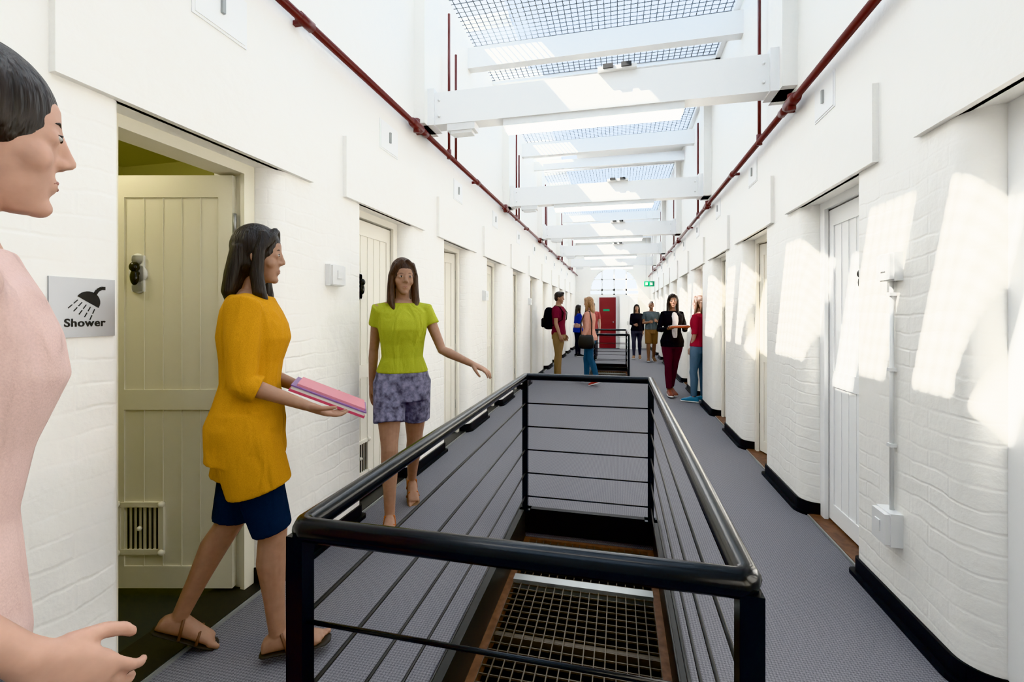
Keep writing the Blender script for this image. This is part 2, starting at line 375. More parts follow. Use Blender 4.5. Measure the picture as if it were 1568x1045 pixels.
for k in KS:
    door('left',k,{0:77,2:18,4:25}.get(k,0),M_olive if k==0 else M_cream,vent=(k in(0,1,3)))
for k in KS:
    door('right',k,{2:14}.get(k,0),M_plain if k in(0,1) else M_cream)
for side in('left','right'):
    o=-1 if side=='left' else 1; xf=XL if side=='left' else XR
    for k in range(-1,10):
        c=1.62+PER*k+(.03)
        h=MB()
        def bx(d0,d1,y0,y1,z0,z1,mi=0):
            a,b=sorted((xf-o*d0,xf-o*d1)); h.box(a,b,y0,y1,z0,z1,mi)
        off=.028 if k<=0 else 0
        bx(0,off+.005,c-.14,c+.14,2.63,2.85)
        bx(off+.005,off+.009,c-.128,c+.128,2.642,2.838)
        bx(off+.009,off+.022,c-.008,c+.008,2.71,2.79,1)
        h.build('access_hatch',[M_plain,M_steel])
def wallbox(name,side,y0,y1,z0,z1,dep,conduit=None):
    o=-1 if side=='left' else 1; xf=XL if side=='left' else XR
    h=MB()
    def bx(d0,d1,a0,a1,b0,b1,mi=0):
        a,b=sorted((xf-o*d0,xf-o*d1)); h.box(a,b,a0,a1,b0,b1,mi)
    bx(0,dep*.7,y0,y1,z0,z1); bx(dep*.7,dep,y0+.006,y1-.006,z0+.006,z1-.006)
    m=(y0+y1)/2; bx(dep,dep+.006,m-.02,m+.02,(z0+z1)/2-.02,(z0+z1)/2+.03)
    if conduit:
        x=xf-o*.015; h.tube([(x,m,z1-.01),(x,m,conduit)],.009,10)
        zz=z1+.3
        while zz<conduit-.05: h.box(x-.014,x+.014,m-.014,m+.014,zz-.008,zz+.008); zz+=.35
    h.build(name,[M_plastic])
wallbox('power_outlet','right',2.40,2.52,.34,.49,.07,1.56); wallbox('light_switch','right',2.40,2.52,1.55,1.68,.05)
for y in (2.5,5.75,8.85): wallbox('intercom_panel','left',y-.08,y+.06,1.57,1.70,.05)
sg=MB(); Ys,Zs=1.142,1.42
sg.box(XL,XL+.006,Ys-.095,Ys+.095,Zs-.097,Zs+.097,0)
F=lambda a,b,c:(c,Ys+a,Zs+b)
def rot(p,an,c=(0,0)):
    x,y=p[0],p[1]; return (c[0]+x*math.cos(an)-y*math.sin(an),c[1]+x*math.sin(an)+y*math.cos(an))
dome=[rot((.036*math.cos(t),.036*math.sin(t)),-.55+0.0,(.012,.018)) for t in [math.pi*i/14 for i in range(15)]]
sg.prism(dome,XL+.006,XL+.0075,1,f=F)
armp=[(.032,.045),(.040,.058),(.052,.066),(.064,.066)]
for i in range(3):
    (a,b),(c,d)=armp[i],armp[i+1]; n=V((-(d-b),c-a)).normalized()*.0055
    sg.prism([(a+n.x,b+n.y),(c+n.x,d+n.y),(c-n.x,d-n.y),(a-n.x,b-n.y)],XL+.006,XL+.0075,1,f=F)
for i in range(5):
    base=rot((-.028+.014*i,-.006),-.55,(.012,.018)); an=-2.35+.10*i
    for q in (0,1):
        s0=.004+q*.022; s1=s0+.016
        a=(base[0]+math.cos(an)*s0,base[1]+math.sin(an)*s0); c=(base[0]+math.cos(an)*s1,base[1]+math.sin(an)*s1)
        n=V((-(c[1]-a[1]),c[0]-a[0])).normalized()*.0012
        sg.prism([(a[0]+n.x,a[1]+n.y),(c[0]+n.x,c[1]+n.y),(c[0]-n.x,c[1]-n.y),(a[0]-n.x,a[1]-n.y)],XL+.006,XL+.0075,1,f=F)
so=sg.build('shower_sign',[M_sign,M_ink])
tcv=bpy.data.curves.new('lettering','FONT'); tcv.body='Shower'; tcv.size=.036; tcv.extrude=.0006; tcv.offset=.0008; tcv.align_x='CENTER'; tcv.space_character=1.08
to=bpy.data.objects.new('lettering',tcv); COL.objects.link(to); to.parent=so; to.location=(XL+.007,Ys+.004,Zs-.062); to.rotation_euler=(math.pi/2,0,math.pi/2); tcv.materials.append(M_ink)
# ------------------------------------------------------------------ people
CF=.62
def cc(c,f=CF): return tuple(x*f for x in c)
def skinm(name,c):
    m=noisebump(newmat(name,cc(c,.74),0.55,spec=.35),35,0.08,0.002,4,.07)
    b=m.node_tree.nodes['Principled BSDF']; b.inputs['Subsurface Weight'].default_value=.12; b.inputs['Subsurface Radius'].default_value=(1,.35,.2); b.inputs['Subsurface Scale'].default_value=.012
    return m
def cloth(name,c,v=.12):
    m=newmat(name,cc(c),0.9,spec=.15); nt=m.node_tree; b=nt.nodes['Principled BSDF']
    tc=nt.nodes.new('ShaderNodeTexCoord'); mp=nt.nodes.new('ShaderNodeMapping'); mp.inputs['Scale'].default_value=(9,9,3.5); mp.inputs['Rotation'].default_value=(.25,.2,0)
    n=nt.nodes.new('ShaderNodeTexNoise'); n.inputs['Scale'].default_value=1; n.inputs['Detail'].default_value=2.5; n.inputs['Distortion'].default_value=.8
    nt.links.new(tc.outputs['Object'],mp.inputs[0]); nt.links.new(mp.outputs[0],n.inputs['Vector'])
    n2=nt.nodes.new('ShaderNodeTexNoise'); n2.inputs['Scale'].default_value=320; nt.links.new(tc.outputs['Object'],n2.inputs['Vector'])
    b1=nt.nodes.new('ShaderNodeBump'); b1.inputs['Strength'].default_value=.75; b1.inputs['Distance'].default_value=.05; nt.links.new(n.outputs['Fac'],b1.inputs['Height'])
    b2=nt.nodes.new('ShaderNodeBump'); b2.inputs['Strength'].default_value=.3; b2.inputs['Distance'].default_value=.002; nt.links.new(n2.outputs['Fac'],b2.inputs['Height'])
    nt.links.new(b1.outputs[0],b2.inputs['Normal']); nt.links.new(b2.outputs[0],b.inputs['Normal'])
    r=nt.nodes.new('ShaderNodeValToRGB'); r.color_ramp.elements[0].position=.3; r.color_ramp.elements[1].position=.7
    k=cc(c); r.color_ramp.elements[0].color=(*[x*(1-v) for x in k],1); r.color_ramp.elements[1].color=(*[min(1,x*(1+v)) for x in k],1)
    nt.links.new(n2.outputs['Fac'],r.inputs['Fac']); nt.links.new(r.outputs['Color'],b.inputs['Base Color'])
    return m
SK1=skinm('skin_light',(.66,.41,.32)); SK2=skinm('skin_tan',(.47,.28,.195)); SK3=skinm('skin_brown',(.30,.165,.11))
def hairm(name,c):
    m=newmat(name,c,.45); nt=m.node_tree; b=nt.nodes['Principled BSDF']
    tc=nt.nodes.new('ShaderNodeTexCoord'); mp=nt.nodes.new('ShaderNodeMapping'); mp.inputs['Scale'].default_value=(120,120,8)
    n=nt.nodes.new('ShaderNodeTexNoise'); n.inputs['Scale'].default_value=1
    nt.links.new(tc.outputs['Object'],mp.inputs[0]); nt.links.new(mp.outputs[0],n.inputs[0])
    bp=nt.nodes.new('ShaderNodeBump'); bp.inputs['Strength'].default_value=.8; bp.inputs['Distance'].default_value=.008
    nt.links.new(n.outputs['Fac'],bp.inputs['Height']); nt.links.new(bp.outputs[0],b.inputs['Normal'])
    r=nt.nodes.new('ShaderNodeValToRGB'); r.color_ramp.elements[0].position=.35; r.color_ramp.elements[1].position=.65
    r.color_ramp.elements[0].color=(*[x*.6 for x in c],1); r.color_ramp.elements[1].color=(*[min(1,x*1.5) for x in c],1)
    nt.links.new(n.outputs['Fac'],r.inputs[0]); nt.links.new(r.outputs[0],b.inputs['Base Color']); return m
HD=hairm('hair_dark',(.012,.008,.007)); HB=hairm('hair_brown',(.045,.022,.013)); HBL=hairm('hair_blonde',(.28,.155,.075))
M_eye=newmat('eye_white',(.42,.40,.37),.2); M_iris=newmat('iris',(.02,.012,.01),.1); M_lip=newmat('lips',(.30,.135,.11),.5)
MALE=dict(t=[(.83,.13,.10,0),(.88,.158,.113,0),(.95,.165,.115,0),(1.02,.158,.105,0),(1.10,.148,.098,.003),(1.2,.158,.107,.005),(1.32,.176,.118,.006),(1.39,.176,.105,0),(1.44,.13,.085,-.005),(1.485,.07,.062,-.008)],sw=.185,arm=(.052,.046,.038,.040,.027),leg=(.092,.080,.057,.058,.046,.038),neck=.056,hip=.085)
FEM=dict(t=[(.83,.13,.10,0),(.88,.168,.115,-.005),(.94,.176,.118,-.006),(1.01,.155,.102,0),(1.10,.124,.086,.003),(1.19,.132,.092,.005),(1.29,.148,.114,.012),(1.35,.150,.104,.008),(1.40,.150,.088,0),(1.44,.108,.07,-.005),(1.485,.055,.052,-.008)],sw=.158,arm=(.043,.038,.031,.033,.021),leg=(.096,.080,.054,.055,.041,.032),neck=.045,hip=.088)
def sell(c,u,w,a,b,seg=24,n=2.4):
    R=[]
    for i in range(seg):
        t=2*math.pi*i/seg; ct,st=math.cos(t),math.sin(t)
        x=a*math.copysign(abs(ct)**(2/n),ct); y=b*math.copysign(abs(st)**(2/n),st)
        R.append(c+u*x+w*y)
    return R
def remesh(o,vox,it=4,fac=.5):
    r=o.modifiers.new('r','REMESH'); r.mode='VOXEL'; r.voxel_size=vox; r.use_smooth_shade=True
    s=o.modifiers.new('s','SMOOTH'); s.factor=fac; s.iterations=it
def hand(mb,w,a,n,l,curl,thumb=.3):
    a=a.normalized(); n=(n-a*n.dot(a)).normalized(); l=(l-a*l.dot(a)-n*l.dot(n)).normalized()
    rings=[]
    for t,hw,ht in((-.02,.022,.019),(0,.025,.019),(.03,.034,.018),(.07,.040,.015),(.09,.039,.012),(.098,.033,.008)):
        rings.append(sell(w+a*t,l,n,hw,ht,16,2.2))
    mb.loft(rings)
    for off,ln,sp in((.029,.070,.07),(.010,.080,.02),(-.010,.074,-.03),(-.028,.057,-.10)):
        p=w+a*.085+l*off; pts=[p]; an=0
        for q,fr in enumerate((.46,.30,.24)):
            an+=curl*(.6,1.0,.8)[q]
            d=(a*math.cos(an)+n*math.sin(an)+l*sp).normalized(); p=p+d*ln*fr; pts.append(p)
        mb.tube(pts,[.0088,.0082,.0074,.0062],8,rnd=True)
    p=w+a*.022+l*.024+n*.006; pts=[p]
    for q,ln in enumerate((.040,.030,.022)):
        d=(a*(.75+.2*q)+l*(.6-.35*q)+n*(thumb+.15*q)).normalized(); p=p+d*ln; pts.append(p)
    mb.tube(pts,[.014,.011,.0095,.0075],8,rnd=True)
def person(name,x,y,yaw,H,fem,skin,hair,hstyle,top,bottom,shoes,arms,legs,lean=0,head=(0,0),vox=.0048,extra=None,face=True):
    root=empty(name,(x,y,0)); root.rotation_euler=(0,0,math.radians(yaw)); S=H/1.75; root.scale=(S,S,S)
    P=FEM if fem else MALE
    ups=V((0,0,1)); piv=V((0,0,.95))
    TL=M.Translation(piv)@M.Rotation(-math.radians(lean),4,'X')@M.Translation(-piv)
    LG={};minz=9
    for sd,s in(('R',1),('L',-1)):
        th,sh,fp,fy=legs[sd]
        th=V((s*th[0],th[1],th[2])).normalized(); sh=V((s*sh[0],sh[1],sh[2])).normalized()
        hip=V((s*P['hip'],0,.92)); kn=hip+th*.43; an=kn+sh*.41
        fya=math.radians(fy)*s; Fh=V((math.sin(fya),math.cos(fya),0)); p=math.radians(fp)
        Fd=Fh*math.cos(p)-ups*math.sin(p); U=ups*math.cos(p)+Fh*math.sin(p); So=an-U*.075
        for t in(-.055,.17): minz=min(minz,(So+Fd*t).z)
        LG[sd]=(hip,kn,an,Fd,U,So,Fd.cross(U))
    dz=V((0,0,-minz+.006)); D=M.Translation(dz)
    T=D@TL
    def torso(mb,off,z0,z1,TT=T,mul=1.0,flare=0):
        tb=P['t']; zs=[z0]+[r[0] for r in tb if z0<r[0]<z1]+[z1]; rings=[]
        for z in zs:
            for i in range(len(tb)-1):
                if tb[i][0]<=z<=tb[i+1][0] or (i==0 and z<tb[0][0]): 
                    A,B=tb[i],tb[i+1]; break
            else: A,B=tb[-2],tb[-1]
            k=max(0,min(1,(z-A[0])/(B[0]-A[0])))
            a=A[1]+(B[1]-A[1])*k; b=A[2]+(B[2]-A[2])*k; yo=A[3]+(B[3]-A[3])*k
            if z<.9: a=max(a,.15 if not fem else .165); b=max(b,.115)
            fl=flare*max(0,(1.1-z)/.3)
            rings.append([TT@p for p in sell(V((0,yo,z)),V((1,0,0)),V((0,1,0)),(a+off+fl)*mul,(b+off+fl)*mul)])
        mb.loft(rings)
    body=MB()
    body.loft([[T@p for p in sell(V((0,r[3],r[0])),V((1,0,0)),V((0,1,0)),r[1],r[2])] for r in P['t']])
    body.tube([T@V((0,-.012,1.43)),T@V((0,-.006,1.50)),T@V((0,.008,1.57))],[P['neck']*1.25,P['neck'],P['neck']*.98],16)
    AR={}
    ra=P['arm']
    for sd,s in(('R',1),('L',-1)):
        up,fo,pn,curl=arms[sd][:4]
        m3=T.to_3x3()
        up=(m3@V((s*up[0],up[1],up[2]))).normalized(); fo=(m3@V((s*fo[0],fo[1],fo[2]))).normalized(); pn=(m3@V((s*pn[0],pn[1],pn[2]))).normalized()
        sh=T@V((s*(P['sw']),-.005,1.405)); el=sh+up*.285; wr=el+fo*.245
        AR[sd]=(sh,el,wr,up,fo,pn)
        body.tube([sh-up*.01,sh+up*.1,el-up*.05,el,el+fo*.06,el+fo*.15,wr],[ra[0],ra[1],ra[2]*1.05,ra[2],ra[3],(ra[3]+ra[4])/2,ra[4]],14,rnd=True)
        body.tube([T@V((s*.05,-.008,1.44)),sh+V((0,0,.004))],[.045,ra[0]*.92],12,rnd=True)
        l=pn.cross(fo)*(-s)
        hand(body,wr,fo,pn,l,curl)
    rl=P['leg']
    for sd in 'RL':
        hip,kn,an,Fd,U,So,lat=[q for q in LG[sd]]
        hip,kn,an,So=hip+dz,kn+dz,an+dz,So+dz
        LG[sd]=(hip,kn,an,Fd,U,So,lat)
        th=(kn-hip).normalized(); sh=(an-kn).normalized(); bk=-Fd*.012
        body.tube([hip,hip+th*.2,kn-th*.05,kn,kn+sh*.12+bk,kn+sh*.26+bk*.5,an],[rl[0],rl[1],rl[2]*1.05,rl[2],rl[3],rl[4],rl[5]],16,rnd=True)
        rings=[]
        for t,w,h in((-.062,.018,.018),(-.052,.027,.028),(-.02,.031,.040),(.03,.033,.040),(.07,.036,.032),(.11,.040,.024),(.15,.042,.017),(.165,.036,.013)):
            rings.append(sell(So+Fd*t+U*(h+.002),lat,U,w,h,16,2.3))
        body.loft(rings)
        sg_=1 if sd=='R' else -1
        for q in range(5):
            c=So+Fd*(.158-.006*q)+lat*(-sg_)*(.029-.0155*q)+U*.011
            r_=.0125 if q==0 else .0085
            body.tube([c,c+Fd*(.03-.004*q)],[r_,r_*.9],8,rnd=True)
    HM=T@M.Translation((0,.018,1.63))@M.Rotation(math.radians(head[0]),4,'Z')@M.Rotation(-math.radians(head[1]),4,'X')
    fs=.95 if fem else 1.0
    HM=HM@M.Diagonal((fs,fs,1,1))
    body.ell((0,-.006,.022),(.075,.092,.099),HM,nu=28,nv=18)
    jw=1.0 if not fem else .93
    rings=[]
    for z,a,b,yc in((.075,.050,.050,.022),(.05,.062,.062,.022),(.025,.067,.067,.018),(0,.067*jw,.064,.017),(-.025,.064*jw,.062,.018),(-.05,.057*jw,.058,.020),(-.075,.046*jw,.050,.024),(-.095,.033*jw,.036,.034),(-.110,.020*jw,.022,.045)):
        rings.append([HM@q for q in sell(V((0,yc,z)),V((1,0,0)),V((0,1,0)),a,b,28,2.15)])
    body.loft(rings)
    body.ell((0,.060,-.098),(.020,.018,.016),HM)
    body.ell((0,.069,.029),(.044,.014,.012),HM)
    for s in(1,-1):
        body.ell((s*.034,.046,-.028),(.028,.027,.028),HM)
        body.ell((s*.030,.0675,.004),(.018,.014,.014),HM)
    body.ell((0,.070,-.062),(.022,.013,.016),HM)
    body.tube([HM@V((0,.078,.022)),HM@V((0,.087,-.006)),HM@V((0,.093,-.023))],[.008,.0095,.0112],10,rnd=True)
    body.ell((.010,.084,-.029),(.009,.010,.008),HM); body.ell((-.010,.084,-.029),(.009,.010,.008),HM)
    for s in(1,-1): body.ell((s*.076,-.006,-.008),(.010,.019,.031),HM)
    bo=body.build('body',[skin],root); remesh(bo,vox,6,.5)
    fc=MB()
    for s in(1,-1):
        fc.ell((s*.030,.0745,.004),(.0120,.0085,.0056),HM,0); fc.ell((s*.030,.0810,.004),(.0050,.0025,.0050),HM,1)
        fc.tube([HM@V((s*.015,.0815,.024)),HM@V((s*.031,.0785,.0275)),HM@V((s*.045,.067,.023))],[.0018,.0023,.0012],6,2)
        fc.tube([HM@V((s*.020,.0795,.0085)),HM@V((s*.030,.0825,.0102)),HM@V((s*.040,.076,.008))],[.0010,.0013,.0008],6,2)
    fc.tube([HM@V((-.018,.0745,-.061)),HM@V((-.008,.0795,-.0578)),HM@V((.008,.0795,-.0578)),HM@V((.018,.0745,-.061))],[.0015,.0032,.0032,.0015],8,3)
    fc.tube([HM@V((-.016,.0745,-.063)),HM@V((0,.0797,-.0662)),HM@V((.016,.0745,-.063))],[.0015,.0038,.0015],8,3)
    fc.build('face_features',[M_eye,M_iris,hair,M_lip],root)
    h=MB()
    if hstyle=='short':
        h.ell((0,-.014,.045),(.081,.098,.088),HM,nu=24,nv=16); h.ell((0,-.045,.0),(.072,.062,.075),HM); h.ell((0,.045,.098),(.055,.045,.032),HM)
        h.ell((.074,-.004,.03),(.010,.028,.034),HM); h.ell((-.074,-.004,.03),(.010,.028,.034),HM)
    else:
        h.ell((0,-.018,.034),(.086,.102,.102),HM,nu=24,nv=16); h.ell((0,-.05,-.02),(.080,.065,.09),HM)
        ln={'long':.36,'bob':.17,'vlong':.45,'tied':.0,'pony':0}[hstyle]
        if ln>0:
            def hp(a,b,c): return HM@V((a,b,c))
            h.tube([hp(0,-.06,.03),hp(0,-.085,-.08),hp(0,-.10,-.08-ln*.45),hp(0,-.085,-.06-ln)],[(.08,.05),(.085,.045),(.085,.038),(.05,.02)],20,ref=tuple((HM.to_3x3()@V((1,0,0)))))
            for s in(1,-1):
                h.tube([hp(s*.062,.022,.085),hp(s*.082,.012,.01),hp(s*.083,.005,-.08),hp(s*.088,.02,-.09-ln*.4),hp(s*.07,.05,-.08-ln*.8)],[.018,.022,.027,.027,.010],12,rnd=True)
                h.tube([hp(s*.02,.060,.108),hp(s*.055,.055,.075),hp(s*.078,.03,.03)],[.014,.017,.015],10,rnd=True)
        if hstyle=='tied': h.ell((0,-.115,.03),(.045,.04,.045),HM)
    ho=h.build('hair',[hair],root); remesh(ho,max(vox,.005),4,.5)
    tp=MB(); off=top.get('off',.012); z0=top.get('z0',.93)
    torso(tp,off,z0,top.get('z1',1.462),flare=top.get('flare',.008))
    if top.get('tunic'):
        for sd in 'RL':
            hip,kn=LG[sd][:2]; th=(kn-hip).normalized(); tp.tube([hip+V((0,0,.08)),hip,hip+th*top['tunic']*.6,hip+th*top['tunic']],[rl[0]+.012,rl[0]+.022,rl[0]+.026,rl[0]+.024],20)
    sl=top.get('sleeve',.6)
    for sd in 'RL':
        sh,el,wr,up,fo,pn=AR[sd]; so=top.get('soff',.012)
        if sl>0:
            pts=[T@V(((1 if sd=='R' else -1)*.06,-.008,1.425)),sh-up*.005]; rr=[.05,ra[0]+so]
            if sl<=1: pts+= [sh+up*.285*sl*.5,sh+up*.285*sl]; rr+=[ra[1]+so,ra[1]+so+.004]
            else:
                pts+=[sh+up*.12,el-up*.04,el,el+fo*.06]; rr+=[ra[1]+so,ra[2]+so,ra[2]+so,ra[3]+so]
                if sl>1.4: pts.append(el+fo*.245*(sl-1)); rr.append(ra[4]+so)
            tp.tube(pts,rr,16)
    to_=tp.build('top',[top['mat']],root); remesh(to_,.006,6,.5)
    bt=MB(); bo_=bottom.get('off',.012); L_=bottom['len']
    torso(bt,bo_,.812,bottom.get('z1',1.03),T)
    for sd in 'RL':
        hip,kn,an,Fd,U,So,lat=LG[sd]; th=(kn-hip).normalized(); sh=(an-kn).normalized(); bk=-Fd*.012; e=bottom.get('leg_off',bo_)
        pts=[hip+V((0,0,.02)),hip+th*.1]; rr=[rl[0]+bo_*.8,rl[0]*.96+bo_]
        if L_<=1: pts+= [hip+th*.43*max(L_,.3)]; rr+=[(rl[0]+(rl[2]-rl[0])*L_)+e+.012]
        else:
            pts+=[hip+th*.2,kn-th*.05,kn,kn+sh*.12+bk,kn+sh*.26+bk*.5,kn+sh*.41*min(1,(L_-1))]; rr+=[rl[1]+e,rl[2]+e,rl[2]+e,rl[3]+e,rl[4]+e,rl[5]+e]
            if L_<2: pts=pts[:-2]+[kn+sh*.41*(L_-1)]; rr=rr[:-1]
        bt.tube(pts,rr,18)
    b_=bt.build('bottoms',[bottom['mat']],root); remesh(b_,.006,4,.5)
    if shoes:
        sm=MB()
        for sd in 'RL':
            hip,kn,an,Fd,U,So,lat=LG[sd]
            if shoes.get('sandal'):
                rings=[]
                for t,w in((-.07,.02),(-.055,.032),(0,.035),(.08,.040),(.14,.047),(.18,.042),(.198,.02)):
                    rings.append(sell(So+Fd*t-U*.001,lat,U,w,.006,16))
                sm.loft(rings,1)
                sm.tube([So+Fd*.11-lat*.045+U*.005,So+Fd*.10-lat*.03+U*.045,So+Fd*.10+lat*.03+U*.045,So+Fd*.11+lat*.045+U*.005],(.006),8,0)
                sm.tube([So+Fd*.04-lat*.037+U*.005,So+Fd*.02-lat*.03+U*.075,So+Fd*.02+lat*.03+U*.075,So+Fd*.04+lat*.037+U*.005],(.006),8,0)
            else:
                rings=[]
                for t,w,hh in((-.078,.018,.022),(-.068,.032,.036),(-.02,.038,.048),(.03,.040,.050),(.07,.043,.040),(.11,.048,.031),(.16,.048,.024),(.19,.038,.019),(.205,.018,.012)):
                    rings.append(sell(So+Fd*t+U*(hh+.001),lat,U,w,hh,20,2.4))
                sm.loft(rings,0)
                rings=[]
                for t,w in((-.082,.02),(-.07,.034),(0,.041),(.08,.045),(.14,.052),(.19,.042),(.21,.02)):
                    rings.append(sell(So+Fd*t+U*.006,lat,U,w,.011,20,3))
                sm.loft(rings,1)
                for q in range(4): 
                    t=.045+.02*q; hh=.078-.010*q
                    sm.tube([So+Fd*t-lat*.022+U*hh,So+Fd*(t+.004)+U*(hh+.009),So+Fd*t+lat*.022+U*hh],.003,6,1)
        sm.build('shoes',[shoes['mat'],shoes.get('sole',M_plastic)],root)
    if extra: extra(root,T,AR,LG,HM,torso)
    return root
STAND=dict(R=((.03,.0,-1),(.01,-.02,-1),0,8),L=((.03,.0,-1),(.01,-.02,-1),0,8))
HANG=((.12,-.03,-1),(.04,.14,-1),(-1,.1,0),.35)
def backpack(root,T,AR,LG,HM,torso):
    b=MB()
    rings=[]
    for z,a,d in((1.0,.08,.04),(1.02,.13,.08),(1.1,.15,.10),(1.25,.15,.10),(1.38,.13,.08),(1.43,.09,.05),(1.445,.04,.02)):
        rings.append([T@p for p in sell(V((0,-.20,z)),V((1,0,0)),V((0,1,0)),a,d,24,3)])
    b.loft(rings,0)
    rings=[]
    for z,a,d in((1.04,.08,.03),(1.06,.11,.05),(1.2,.11,.05),(1.23,.08,.03)):
        rings.append([T@p for p in sell(V((0,-.30,z)),V((1,0,0)),V((0,1,0)),a,d,20,3)])
    b.loft(rings,0)
    for s in(1,-1):
        b.tube([T@V((s*.11,-.12,1.40)),T@V((s*.12,-.04,1.475)),T@V((s*.12,.06,1.45)),T@V((s*.125,.135,1.34)),T@V((s*.14,.12,1.2)),T@V((s*.165,.0,1.12)),T@V((s*.12,-.12,1.06))],[(.024,.007)]*7,10,ref=(1,0,0))
    b.build('backpack',[cloth('black_nylon',(.012,.012,.014))],root)
person('man_with_backpack',-1.24,9.7,-100,1.86,False,SK2,HD,'short',
  dict(mat=cloth('maroon_tshirt',(.22,.03,.055)),sleeve=.62,z0=.90,off=.016,soff=.018),
  dict(mat=cloth('khaki_trousers',(.42,.29,.16)),len=2,off=.016),
  dict(mat=newmat('dark_shoe',(.02,.015,.012),.5)),
  dict(R=((.1,.05,-1),(.0,.35,-1),(-1,.1,0),.5),L=((.1,.0,-1),(.0,.3,-1),(-1,.1,0),.5)),
  dict(R=((.04,.06,-1),(.0,.0,-1),0,10),L=((.05,-.08,-1),(.0,-.1,-1),0,15)),head=(10,5),extra=backpack)
def shbag(root,T,AR,LG,HM,torso):
    b=MB(); rings=[]
    s=-1
    for z,a,d in((.72,.05,.10),(.74,.06,.15),(.85,.06,.17),(.95,.045,.15),(1.0,.02,.13)):
        rings.append([T@p for p in sell(V((s*.24,-.02,z)),V((1,0,0)),V((0,1,0)),a,d,20,3)])
    b.loft(rings)
    b.tube([T@V((s*.24,.10,.98)),T@V((s*.20,.10,1.25)),T@V((s*.13,.03,1.478)),T@V((s*.14,-.06,1.46)),T@V((s*.2,-.12,1.25)),T@V((s*.24,-.13,.98))],[(.012,.006)]*6,8,ref=(0,1,0))
    b.build('shoulder_bag',[newmat('black_leather',(.010,.009,.009),.35)],root)
person('woman_with_shoulder_bag',-.56,9.1,75,1.70,True,SK1,HBL,'bob',
  dict(mat=cloth('peach_blouse',(.88,.46,.36)),sleeve=1.7,z0=.88,off=.02,soff=.014,flare=.02),
  dict(mat=cloth('blue_jeans',(.06,.14,.25)),len=1.9,off=.009),
  dict(mat=newmat('red_flats',(.35,.04,.03),.4)),
  dict(R=((.12,.05,-1),(-.05,.9,.1),(-1,0,0),.6),L=((.2,-.1,-1),(.1,.25,-1),(-1,.1,0),.5)),
  dict(R=((.0,.22,-1),(.0,-.02,-1),0,10),L=((.02,-.15,-1),(.0,-.35,-1),18,5)),head=(-5,3),extra=shbag)
person('woman_in_blue_top',-1.28,15.0,-60,1.68,True,SK2,HD,'long',
  dict(mat=cloth('cobalt_top',(.03,.05,.42)),sleeve=1.0,z0=.82,flare=.03,off=.016),
  dict(mat=cloth('black_leggings',(.02,.02,.03)),len=2,off=.006),dict(mat=M_blackm),
  dict(R=HANG,L=HANG),STAND,vox=.006)
person('man_in_red_shirt',-.78,14.3,170,1.75,False,SK1,HB,'short',
  dict(mat=cloth('pale_red_shirt',(.55,.14,.14)),sleeve=.6,off=.016),
  dict(mat=cloth('grey_trousers',(.12,.12,.14)),len=2,off=.014),dict(mat=M_blackm),
  dict(R=HANG,L=HANG),STAND,vox=.006)
person('woman_in_black_jacket',.55,14.5,175,1.66,True,SK2,HD,'long',
  dict(mat=cloth('charcoal_jacket',(.02,.02,.025)),sleeve=1.9,off=.018,z0=.9),
  dict(mat=cloth('grey_jeans',(.10,.10,.13)),len=2,off=.008),dict(mat=newmat('tan_shoe',(.2,.11,.06),.5)),
  dict(R=((.1,.0,-1),(-.5,.8,-.1),(-.2,-1,0),.5),L=HANG),dict(R=((.0,.15,-1),(.0,.0,-1),0,5),L=((.0,-.12,-1),(0,-.3,-1),15,5)),vox=.006)
person('man_in_brown_shorts',.93,13.8,185,1.72,False,SK3,HD,'short',
  dict(mat=cloth('slate_tshirt',(.14,.17,.19)),sleeve=.6,off=.018),
  dict(mat=cloth('brown_shorts',(.28,.16,.08)),len=.95,off=.02,leg_off=.02),dict(mat=newmat('brown_boot',(.14,.07,.035),.6)),
  dict(R=((.15,.0,-1),(-.5,.8,.1),(-.3,-1,0),.6),L=((.15,.0,-1),(-.4,.8,.2),(-.3,-1,0),.6)),dict(R=((.02,.18,-1),(.0,.02,-1),0,8),L=((.02,-.12,-1),(0,-.3,-1),15,8)),head=(0,-25),vox=.006)
def booksW(root,T,AR,LG,HM,torso):
    b=MB()
    w=(AR['R'][2]+AR['L'][2])/2
    A=M.Translation(w+V((0,.06,.018)))@M.Rotation(.1,4,'X')
    b.box(-.15,.15,-.10,.12,0,.02,0,A); b.box(-.145,.147,-.098,.115,.003,.017,1,A); b.box(-.14,.14,-.09,.11,.022,.04,2,A); b.box(-.137,.143,-.087,.113,.025,.037,1,A)
    b.build('books',[newmat('orange_book',(.5,.11,.03),.5),newmat('paper',(.6,.59,.56),.8),newmat('white_book',(.6,.6,.6),.5)],root)
def jacket(root,T,AR,LG,HM,torso):
    booksW(root,T,AR,LG,HM,torso)
    j=MB(); rings=[]
    for z,a,yy in((.93,.075,.075),(1.0,.075,.085),(1.1,.06,.078),(1.2,.06,.09),(1.29,.065,.115),(1.36,.07,.098),(1.42,.045,.07),(1.44,.02,.055)):
        rings.append([T@p for p in sell(V((0,yy,z)),V((1,0,0)),V((0,1,0)),a,.042,20,2.2)])
    j.loft(rings); o=j.build('white_top',[cloth('white_top',(1,1,1),.05)],root); remesh(o,.006)
